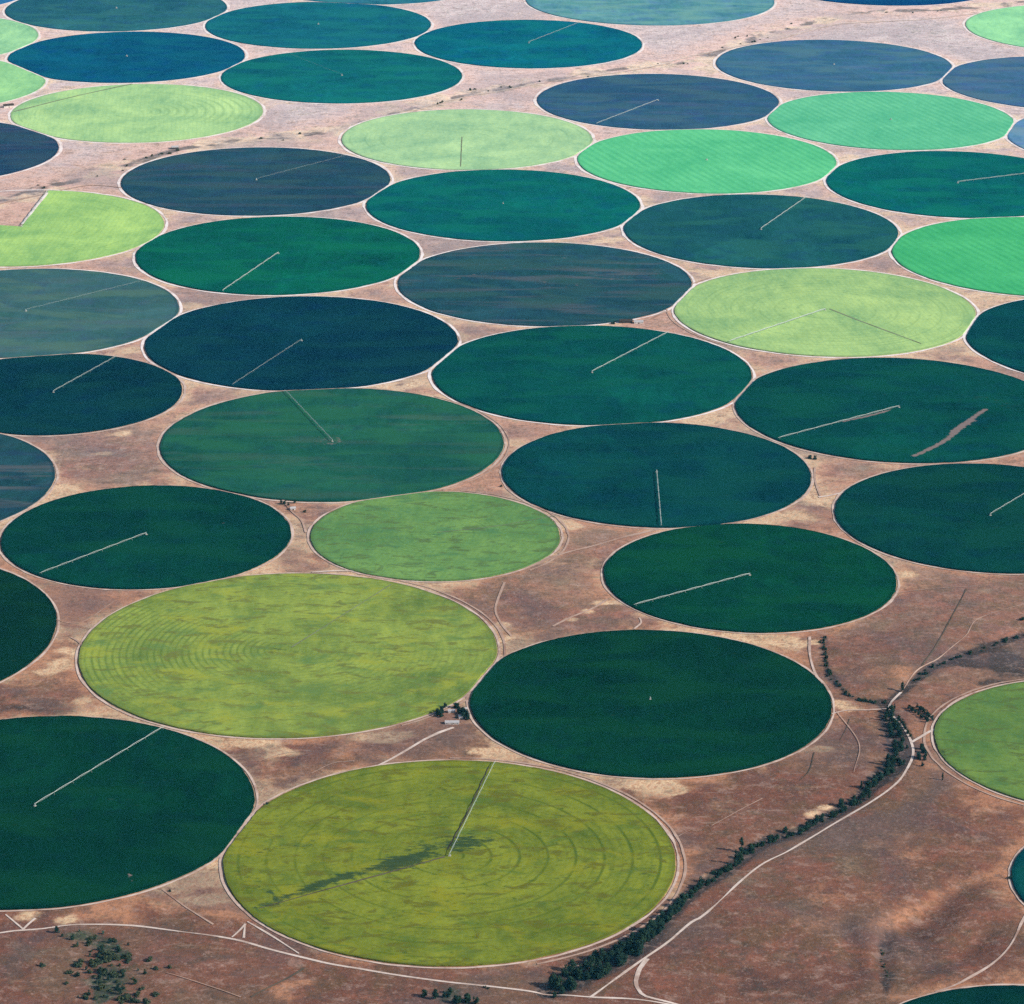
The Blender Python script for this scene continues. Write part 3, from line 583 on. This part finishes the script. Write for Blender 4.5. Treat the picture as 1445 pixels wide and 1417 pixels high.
# ------------------------------------------------------------------ centre pivot irrigators
def metal(name, c, rough=.5, metal=.0):
    m = NT(name); P = m.obj()
    cc = m.mix(m.mapr(m.noise(P, .8, 4, .6), .3, .7), tuple(np.array(c)*.8), c)
    return m.finish(cc, rough=rough, spec=.4, metal=metal)
M_GALV = metal('galvanised_steel', (.47,.56,.54), .45, .0)
M_CONC = metal('concrete', (.52,.48,.44), .9)
M_TYRE = metal('rubber', (.03,.03,.03), .9)
def pivot(k, end, thick=1.0, hub=1.0, desc=None):
    c0, r = FLD[k]; 
    e = G(*end)-c0 if end is not None else np.array([math.cos(k*2.1), math.sin(k*2.1)])*r
    ln = r-6; ang = math.atan2(e[1], e[0])
    root = empty('pivot_irrigator', (c0[0], c0[1], field_obj[k][1]), ang)
    ns = 7; sp = ln/ns
    a = MB(); a.box((0, 0, .25), (6*hub, 6*hub, .5)); a.build('concrete_pad', M_CONC, root)
    a = MB(); q = 2.2*hub
    for i, j in ((-1,-1),(1,-1),(1,1),(-1,1)): a.bar((i*q, j*q, .5), (i*.4, j*.4, 5.2), .28*hub, .2*hub)
    for zz, t in ((1.8, .72), (3.4, .44)):
        p = [(i*q*t, j*q*t, zz) for i, j in ((-1,-1),(1,-1),(1,1),(-1,1))]
        for i in range(4): a.bar(p[i], p[(i+1) % 4], .14)
    a.bar((0, 0, .5), (0, 0, 5.8), .45*hub); a.box((1.6*hub, 0, 2.4), (.9, 1.2, 1.8)); a.build('centre_tower', M_GALV, root)
    if thick < .1:                                  # the photo shows the hub and no arm
        tag(root, f'irrigator {desc}, {dict(d="teal", g="greyish", l="pale", s="green")[FD[k][4]]} field {WHERE[k]}', 'irrigator', 'centre pivot irrigators'); return
    a = MB(); w = .55*thick                         # pipe and trusses
    for i in range(ns):
        x0, x1 = i*sp, (i+1)*sp; N_ = 8
        pp = [(x0+(x1-x0)*t/N_, 0, 4.4+1.3*math.sin(math.pi*t/N_)) for t in range(N_+1)]
        for t in range(N_): a.bar(pp[t], pp[t+1], w)
        lo = {}
        for s in (-1, 1):
            lo[s] = [(x0+(x1-x0)*t/N_, s*1.0*thick*math.sin(math.pi*t/N_), 4.2-.8*math.sin(math.pi*t/N_)) for t in range(N_+1)]
            for t in range(N_): a.bar(lo[s][t], lo[s][t+1], .16*thick)
            for t in range(1, N_): a.bar(pp[t], lo[s][t], .10*thick, n=4)
        for t in range(1, N_): a.bar(lo[-1][t], lo[1][t], .10*thick, n=4)
    a.bar((ln, 0, 4.4), (ln+5, 0, 4.0), w*.7)
    a.build('pipeline', M_GALV, root)
    tw = MB()
    for s in (-1, 1): tw.bar((0, 0, 4.4), (0, s*2.4, -.9), .22*thick); 
    tw.bar((0, -2.4, -.8), (0, 2.4, -.8), .24*thick); tw.box((0, 0, -.4), (.6, .8, .6))
    wh = MB(); wh.bar((-.25, 0, 0), (.25, 0, 0), .85, n=12)
    first = None
    for i in range(1, ns+1):
        if first is None:
            t = tw.build('drive_tower', M_GALV, root); h = wh.build('wheel', M_TYRE, t); first = (t, h)
        else:
            t = first[0].copy(); COL.objects.link(t); t.parent = root; h = first[1].copy(); COL.objects.link(h); h.parent = t
        h.location = (0, -2.3, -1.0); h2 = first[1].copy(); COL.objects.link(h2); h2.parent = t; h2.location = (0, 2.3, -1.0)
        t.location = (i*sp, 0, 0)
    tone = {'d': 'teal', 'g': 'greyish', 'l': 'pale', 's': 'green'}[FD[k][4]]
    tag(root, f'irrigator {desc}, {tone} field {WHERE[k]}', 'irrigator', 'centre pivot irrigators')
for k, end, th, ds in [(25,(315.6,412),1.9,None),(28,(1140.5,279),1.9,None),(30,(1042,480),2.6,None),(33,(943.7,471.5),1.7,None),(34,(155.7,511),1.1,None),(35,(405,557),1.4,None),
        (36,(1097,622),1.6,None),(37,(933,743),1.9,None),(39,(62,811),1.3,None),(41,(893.5,858),1.7,None),(42,(1480,680),1.3,None),(46,(235,1028),1.35,None),(47,(701.5,1073),1.25,None),
        (15,(840,177),1.5,None),(24,(66,274),1.6,None),(23,(1540,236),1.6,None),(12,(812,36),.9,None),(21,(484,223),.4,None),(26,(149,412),.45,None),(32,(345,535),.6,None),(4,(408,78),.35,None)]:
    pivot(k, end, th*.54, .9 if k < 30 else .75, 'with pale arm' if th > 1 else 'with thin arm')
for k in (1, 2, 3, 14, 17, 19, 45, 22): pivot(k, None, .05, 1.1 if k not in (45, 22) else .6, 'seen as hub')

# ------------------------------------------------------------------ trees and bushes
def leaf_mat(name, a, b):
    m = NT(name); P = m.pos(); oi = m.n('ShaderNodeObjectInfo').outputs['Random']
    c = m.mix(m.mapr(m.noise(P, 1/2.5, 4, .6), .35, .65), a, b)
    c = m.mix(m.math('MULTIPLY', oi, .45), c, tuple(np.array(b)*np.array((1.5,1.1,.6))))
    return m.finish(c, rough=.8, spec=.15)
M_LEAF = leaf_mat('leaf_green', (.007,.020,.018), (.018,.056,.036))
M_LEAF2 = leaf_mat('leaf_silver', (.03,.07,.055), (.09,.17,.14))
M_BUSH = leaf_mat('leaf_scrub', (.026,.044,.030), (.05,.078,.044))
m_ = NT('bark'); M_BARK = m_.finish(m_.mix(m_.noise(m_.obj(), 3, 4), (.05,.035,.025), (.11,.08,.06)))
def crown_mesh(name, h, rad, base, n, leaf, mat, shape, seed):
    R = random.Random(seed); v = []; f = []
    cl = []
    for i in range(10 if shape != 'shrub' else 5):
        t = R.random(); a = R.uniform(0, 6.283)
        if shape == 'poplar': rr = rad*math.sin(math.pi*min(1, .15+.8*t))*.5
        else: rr = rad*(.75*math.sqrt(max(.05, 1-(2*t-1)**2)))*.75
        cl.append((rr*math.cos(a), rr*math.sin(a), base+(h-base)*t, rad*(.35+.35*R.random())))
    for i in range(n):
        c = R.choice(cl); d = Vector((R.gauss(0, 1), R.gauss(0, 1), R.gauss(0, 1))).normalized()*c[3]*(R.random()**.35)
        if shape == 'poplar': d.z *= 2.0
        p = Vector(c[:3])+d; p.z = max(p.z, base*.8)
        nrm = (d.normalized()+Vector((R.gauss(0,.6), R.gauss(0,.6), R.gauss(0,.6))+Vector((0,0,.3))[:] if False else (R.gauss(0,.6), R.gauss(0,.6), R.gauss(.3,.6)))).normalized()
        u = nrm.orthogonal().normalized(); w = nrm.cross(u); s = leaf*R.uniform(.6, 1.3); b = len(v)
        v += [tuple(p+u*s), tuple(p+w*s*.7), tuple(p-u*s), tuple(p-w*s*.7)]; f.append([b, b+1, b+2, b+3])
    me = bpy.data.meshes.new(name); me.from_pydata(v, [], f); me.update(); me.materials.append(mat); return me
def trunk_mesh(h, r, seed):
    R = random.Random(seed); a = MB(); a.bar((0,0,-.6), (0,0,h*.55), r, r*.55, 7)
    for i in range(5):
        t = R.uniform(.3, .55); an = R.uniform(0, 6.28); a.bar((0,0,h*t), (math.cos(an)*h*.18, math.sin(an)*h*.18, h*(t+.25)), r*.4, r*.12, 5)
    me = bpy.data.meshes.new('trunk'); me.from_pydata([tuple(x) for x in a.v], [], a.f); me.update(); me.materials.append(M_BARK); return me
POP = [(crown_mesh('crown', 19, 3.0, 1.2, 620, .85, M_LEAF, 'poplar', s), trunk_mesh(19, .45, s)) for s in range(3)]
BRD = [(crown_mesh('crown', 11, 5.0, 1.8, 620, .85, M_LEAF, 'broad', s+10), trunk_mesh(9, .5, s+10)) for s in range(4)]
SIL = [(crown_mesh('crown', 8, 3.8, 1.2, 460, .75, M_LEAF2, 'broad', s+20), trunk_mesh(7, .35, s+20)) for s in range(2)]
SHR = [crown_mesh('bush', 3.2, 2.8, .2, 240, .6, M_LEAF, 'shrub', s+30) for s in range(3)]
SCR = [crown_mesh('bush', 3.0, 3.6, .1, 220, .8, M_BUSH, 'shrub', s+40) for s in range(3)]
def tree(name, kit, xy, s, label, cat, group):
    cm, tm = random.choice(kit)
    root = empty(name, (xy[0], xy[1], hz(*xy)), random.uniform(0, 6.28)); root.scale = (s, s, s*random.uniform(.9, 1.12))
    for nm, me in (('trunk', tm), ('crown', cm)):
        o = bpy.data.objects.new(nm, me); COL.objects.link(o); o.parent = root
    return tag(root, label, cat, group)
def bush(kit, xy, s, label, group):
    o = bpy.data.objects.new('bush', random.choice(kit)); COL.objects.link(o)
    o.location = (xy[0], xy[1], hz(*xy)-.1); o.rotation_euler = (0, 0, random.uniform(0, 6.28)); o.scale = (s, s*random.uniform(.8, 1.2), s*random.uniform(.8, 1.1))
    return tag(o, label, 'bush', group)
def jitter(xy, d): return xy+np.array([random.gauss(0, d), random.gauss(0, d)])
# thicket at the low end of the creek
Lt = gline([(965,1272),(931,1306),(905,1328),(880,1347),(845,1364),(815,1380),(785,1397)], 7)
for i in range(125):
    t = i/124; p = Lt[int(t*(len(Lt)-1))]
    w = 8+23*min(1, t*1.5)
    q = p+np.array([random.uniform(-.35, .35)*w, random.uniform(-1, .9)*w])
    tree('broadleaf_tree', BRD, q, random.uniform(.65, 1.75)*(1.0 if t > .3 else .75), 'dark green tree in the dense thicket at the lower end of the creek', 'tree', 'trees of the creek thicket')
# thinner line of trees up the creek
Lm = gline(CREEK[7:17], 7)
for i in range(60):
    q = jitter(Lm[int(i/59*(len(Lm)-1))], 4.0)
    if i % 3 == 0: bush(SHR, q, random.uniform(1.2, 2.2), 'low dark bush in the narrow line along the creek beside the gravel road', 'bushes in the creek line')
    else: tree('broadleaf_tree', BRD, q, random.uniform(.45, 1.3), 'dark tree in the narrow line along the creek beside the gravel road', 'tree', 'trees in the narrow creek line')
for i in range(60): bush(SHR, jitter(Lm[int(i/59*(len(Lm)-1))], 3.2), random.uniform(.8, 2.2), 'low dark bush in the narrow line along the creek beside the gravel road', 'bushes in the creek line')
# the bend under the bridge
Lb = gline(CREEK[1:8], 7)
for i in range(58):
    t = i/57; p = Lb[int(t*(len(Lb)-1))]; w = 13*math.sin(math.pi*min(1, .15+t*.8))+3
    q = p+np.array([random.uniform(-.8, .9)*w, random.uniform(-.6, .6)*w])
    tree('broadleaf_tree', BRD, q, random.uniform(.45, 1.4), 'dark tree crowding the creek bend inside the curve of the road', 'tree', 'trees in the creek bend')
for (px, py, s, lb) in [(1273,976,1.0,'tall narrow poplar standing alone beside the road above the creek bend'),(1253,1081,1.15,'tall poplar on the creek bank casting a long shadow at the bend'),
        (1226,1127,.95,'poplar at the lower end of the creek bend with long shadow'),(1215,1112,.7,'small poplar on the outer bank below the creek bend'),(1046,1202,1.35,'tallest poplar by the lower creek, its shadow crossing dry grass'),
        (1038,1219,1.1,'poplar just below the tallest one at the lower creek'),(1250,1017,.85,'poplar at the top of the creek bend by the road'),(1262,1003,.6,'short poplar against the pale road at the bridge'),(1330,1101,.6,'lone small poplar on dry slope below the grass green field')]:
    tree('poplar_tree', POP, G(px, py), s*1.2, lb, 'tree', 'poplars along the creek')
# two dark rows above the bend and the clump by the road fork
for pl, nm in (([(1283,1001),(1297,1010),(1310,1019)], 'upper'), ([(1294,999),(1305,1007),(1316,1016)], 'right'), ([(1268,1015),(1276,1026),(1285,1040)], 'left')):
    L = gline(pl, 6)
    for i in range(9): tree('broadleaf_tree', BRD, jitter(L[int(i/8*(len(L)-1))], 1), random.uniform(.55, .8), f'dark tree in the short {nm} row between the creek road and the grass green field', 'tree', f'trees in the {nm} short row')
for i in range(9): tree('broadleaf_tree', BRD, jitter(G(1300, 1058+i*2.2), 6), random.uniform(.6, .95), 'dark tree in the clump between road fork and grass green field', 'tree', 'clump at the road fork')
L = gline(RAVINE, 8)
for i in range(36): bush(SHR, jitter(L[int(i/35*(len(L)-1))], 2.5), random.uniform(.7, 1.9), 'dark bush in the ravine running down to the creek bend', 'bushes in the ravine')
L = gline([(1294,963),(1312,949),(1330,939),(1360,926),(1400,911),(1445,896)], 6)
for i in range(26): bush(SHR, jitter(L[int((i/25)**1.4*(len(L)-1))], 4), random.uniform(.7, 1.9), 'green bush beside the track climbing right from the creek', 'bushes by the right hand track')
L = gline(GULLY[1:4], 6)
for i in range(10): bush(SCR, jitter(L[int(i/9*(len(L)-1))], 1.5), random.uniform(.6, 1.1), 'dark scrub bush in the short gully on the brown hillside', 'bushes in the hillside gully')
# grove at the lower left
gr = [(78,1318),(92,1316),(104,1320),(112,1314),(122,1324),(134,1328),(150,1322),(146,1335),(158,1333),(165,1340),(172,1338),(150,1345),(140,1343),(162,1350),(176,1352),(128,1352),(120,1360),(126,1370),(140,1372),(152,1375),(160,1382),(170,1372),(178,1380),
      (150,1390),(145,1398),(165,1394),(176,1396),(188,1372),(190,1390),(158,1404),(150,1412),(165,1412),(120,1412),(105,1410),(130,1405),(140,1382),(182,1404),(196,1380),(100,1330),(118,1334)]
for i, (px, py) in enumerate(gr):
    sil = i % 3 == 0
    tree('willow_tree' if sil else 'broadleaf_tree', SIL if sil else BRD, jitter(G(px, py), 7), random.uniform(.35, .85), ('silvery tree' if sil else 'dark green tree')+' in the grove below the road at lower left', 'tree', 'silvery grove trees' if sil else 'dark grove trees')
for i in range(95):
    px, py = random.gauss(150, 30), random.gauss(1366, 34)
    if py < 1322: continue
    bush(SCR, G(px, py), random.uniform(.8, 2.2), 'low scrub bush among the grove at lower left', 'scrub around the lower left grove')
for i in range(14):
    tree('broadleaf_tree', BRD, G(random.uniform(596, 676), random.uniform(1402, 1420)), random.uniform(.75, 1.2), 'dark tree in the clump below the bottom road at centre', 'tree', 'clump below the bottom road')
for px, py, s, lb in [(377,1136,1.5,'dark bush on the corner between three lower left fields'),(1143,647,2.6,'dark bush at the corner of the scarred dark field'),(1150,648,2.0,'smaller dark bush beside the corner of the scarred field'),(1426,1240,1.6,'dark bush beside the field peeking in at lower right'),
        (1443,877,2.2,'dark bush on the right edge above the purple slope'),(684,1394,1.0,'small dark bush on the bottom road at a junction'),(689,1396,.9,'tiny dark bush just right of the road junction'),(430,723,1.4,'small bush among the yard left of the dull green field'),
        (865,457,2.0,'small bush in the yard below the clouded field'),(707,687,1.3,'small bush left of the field with the vertical arm'),(1157,907,1.2,'lone bush at the head of the ravine'),(240,1258,1.0,'small bush at the end of the lower left track')]:
    bush(SHR, G(px, py), s, lb, 'single bushes')
for L, n_ in ((LW, 42), (LW2, 12)):
    for i in range(n_):
        p = L[random.randrange(len(L))]+np.array([random.gauss(0, 30), random.gauss(0, 26)])
        if field_dist(p[0:1], p[1:2])[0] < 12: continue
        bush(SCR, p, random.uniform(.9, 1.7), 'dark bush scattered along the pale dry wash between far fields', 'bushes along the dry wash')

# ------------------------------------------------------------------ farm buildings
def paint(name, c, rough=.8):
    m = NT(name); P = m.obj(); return m.finish(m.mix(m.mapr(m.noise(P, .6, 5, .65), .3, .7), tuple(np.array(c)*.75), c), rough=rough, spec=.2)
M_WHITE = paint('limewash', (.74,.70,.66)); M_TIN = paint('tin_roof', (.50,.50,.52), .5); M_RUST = paint('rust_roof', (.30,.10,.08)); M_DARKW = paint('dark_timber', (.06,.05,.045)); M_GLASS = paint('window_glass', (.03,.04,.05), .2)
def building(name, px, py, L, W, H, roof, wall, rz, label, cat, chimney=False, win=3):
    p = G(px, py); root = empty(name, (p[0], p[1], hz(*p)), rz); rh = W*.28
    a = MB(); a.box((0, 0, H/2), (L, W, H))
    for s in (-1, 1): a.poly([(s*L/2, -W/2, H), (s*L/2, W/2, H), (s*L/2, 0, H+rh)])
    a.build('wall', wall, root)
    a = MB(); o = .6
    for s in (-1, 1):
        zo = H-o*rh/(W/2)
        pts = [(-L/2-o, s*(W/2+o), zo), (L/2+o, s*(W/2+o), zo), (L/2+o, 0, H+rh), (-L/2-o, 0, H+rh)]
        up = [(x, y, z+.25) for x, y, z in pts]
        a.poly(up); a.poly([(x, y, z+.03) for x, y, z in pts][::-1])
        for i in range(4): j = (i+1) % 4; a.poly([(*pts[i][:2], pts[i][2]+.03), (*pts[j][:2], pts[j][2]+.03), up[j], up[i]])
    rf = a.build('roof', roof, root)
    if chimney: a = MB(); a.box((L*.25, W*.12, H+rh+.3), (1, 1, 2.2)); a.build('chimney', M_RUST, rf)
    a = MB(); a.box((0, -W/2-.05, 1.1), (1.4 if H < 4 else 3.6, .12, 2.2 if H < 4 else 3.2)); a.build('door', M_DARKW, root)
    for i in range(win):
        x = -L*.38+i*L*.76/max(1, win-1)
        if abs(x) < 2.2: x += 3
        a = MB(); a.box((x, -W/2-.05, H*.58), (1.5, .12, 1.3)); a.build('window', M_GLASS, root)
    return tag(root, label, cat)
building('farm_house', 637, 1005, 13, 8, 3.6, M_TIN, M_WHITE, .12, 'white farmhouse with grey roof and chimney between trees beside the very dark field', 'house', True, 4)
building('farm_shed', 638, 1021, 26, 9, 3.6, M_TIN, M_WHITE, .02, 'long pale tin roofed shed in front of the white farmhouse', 'shed')
building('farm_shed', 650, 1013, 7, 10, 3.5, M_TIN, M_WHITE, .1, 'small pale shed right of the white farmhouse', 'shed', False, 0)
building('farm_shed', 656, 1002, 7, 7, 3.2, M_TIN, M_WHITE, .3, 'tiny pale hut beside the track at the very dark field', 'shed', False, 0)
building('farm_shed', 901, 456, 24, 12, 4.5, M_TIN, M_WHITE, .1, 'pale farm shed in the gap above the central dark field', 'shed', False, 2)
building('farm_shed', 883, 455, 34, 14, 5, M_DARKW, M_DARKW, .1, 'dark roofed shed left of the pale shed above the central field', 'barn', False, 2)
building('farm_shed', 413, 719, 12, 9, 4, M_TIN, M_WHITE, .3, 'pale shed in the yard left of the dull green field', 'shed', False, 2)
building('farm_shed', 12, 151, 34, 18, 6, M_DARKW, M_WHITE, .4, 'dark roofed barn at the left edge between pale and greyish fields', 'barn', False, 2)
building('farm_shed', 247, 209, 22, 14, 5, M_TIN, M_DARKW, .2, 'small shed on the dry wash below the ringed pale field', 'shed', False, 2)
for px, py, s, kit, nm in [(623,1006,1.0,BRD,'leftmost'),(619,1010,1.1,BRD,'lower left'),(628,999,.8,BRD,'upper left'),(646,1000,.9,BRD,'upper right'),(654,1014,.95,BRD,'right hand'),(652,1006,.8,BRD,'far right'),(644,1013,.5,SIL,'small silvery')]:
    tree('broadleaf_tree', kit, G(px, py), s, f'{nm} tree standing around the white farmhouse', 'tree', 'farmhouse trees')
for i in range(16):
    px, py = random.choice([(618,1008),(626,1004),(622,1012),(650,1006),(656,1010),(646,998),(660,1015)])
    tree('broadleaf_tree', BRD, jitter(G(px, py), 4), random.uniform(.6, 1.15), 'dark tree in the clump sheltering the white farmhouse', 'tree', 'shelter trees at the farmhouse')
for i in range(5): tree('broadleaf_tree', BRD, jitter(G(400+i*2, 712), 5), random.uniform(.6, .9), 'dark tree in the yard under the mottled green field', 'tree', 'yard trees left of the dull green field')

# ------------------------------------------------------------------ haze: an air layer that the aircraft itself flies in
me = MB(); me.box((0, 9000, 1550), (44000, 36000, 3300))
hm = NT('haze_air')
vs = hm.n('ShaderNodeVolumeScatter'); vs.inputs['Color'].default_value = (.10, .60, 1.0, 1); vs.inputs['Density'].default_value = HAZE if 'HAZE' in globals() else 0.7e-5
vs.inputs['Anisotropy'].default_value = 0.0
hm.t.links.new(vs.outputs[0], hm.out.inputs['Volume'])
hz_o = me.build('haze', hm.m); tag(hz_o, kind='structure')

# ------------------------------------------------------------------ light
EL = math.radians(31); AZ = math.radians(105)        # azimuth clockwise from +Y
sd = Vector((math.sin(AZ)*math.cos(EL), math.cos(AZ)*math.cos(EL), math.sin(EL)))
ld = bpy.data.lights.new('sun', 'SUN'); ld.energy = 5.0; ld.angle = math.radians(.5); ld.color = (1, .93, .84)
lo = bpy.data.objects.new('sun', ld); COL.objects.link(lo); lo.rotation_euler = (-sd).to_track_quat('-Z', 'Y').to_euler(); lo.location = (4000, 2000, 4000)
w = bpy.data.worlds.new('World'); sc.world = w; w.use_nodes = True
sk = w.node_tree.nodes.new('ShaderNodeTexSky'); sk.sky_type = 'NISHITA'; sk.sun_disc = False; sk.sun_elevation = EL; sk.sun_rotation = AZ
bg = w.node_tree.nodes['Background']; bg.inputs[1].default_value = .11; w.node_tree.links.new(sk.outputs[0], bg.inputs[0])
# ------------------------------------------------------------------ camera
cd = bpy.data.cameras.new('camera'); cam = bpy.data.objects.new('camera', cd); COL.objects.link(cam); sc.camera = cam
cd.sensor_width = 36; cd.lens = FOC/PW*36; cd.clip_start = 1; cd.clip_end = 200000
from mathutils import Matrix
M = Matrix(((_R[0], _U[0], -_F[0], 0), (_R[1], _U[1], -_F[1], 0), (_R[2], _U[2], -_F[2], S), (0, 0, 0, 1)))
cam.matrix_world = M
sc.view_settings.view_transform = 'Standard'; sc.view_settings.look = 'None'; sc.view_settings.exposure = 0; sc.view_settings.gamma = 1
sc.cycles.use_denoising = False; sc.cycles.volume_bounces = 0; sc.cycles.max_bounces = 4
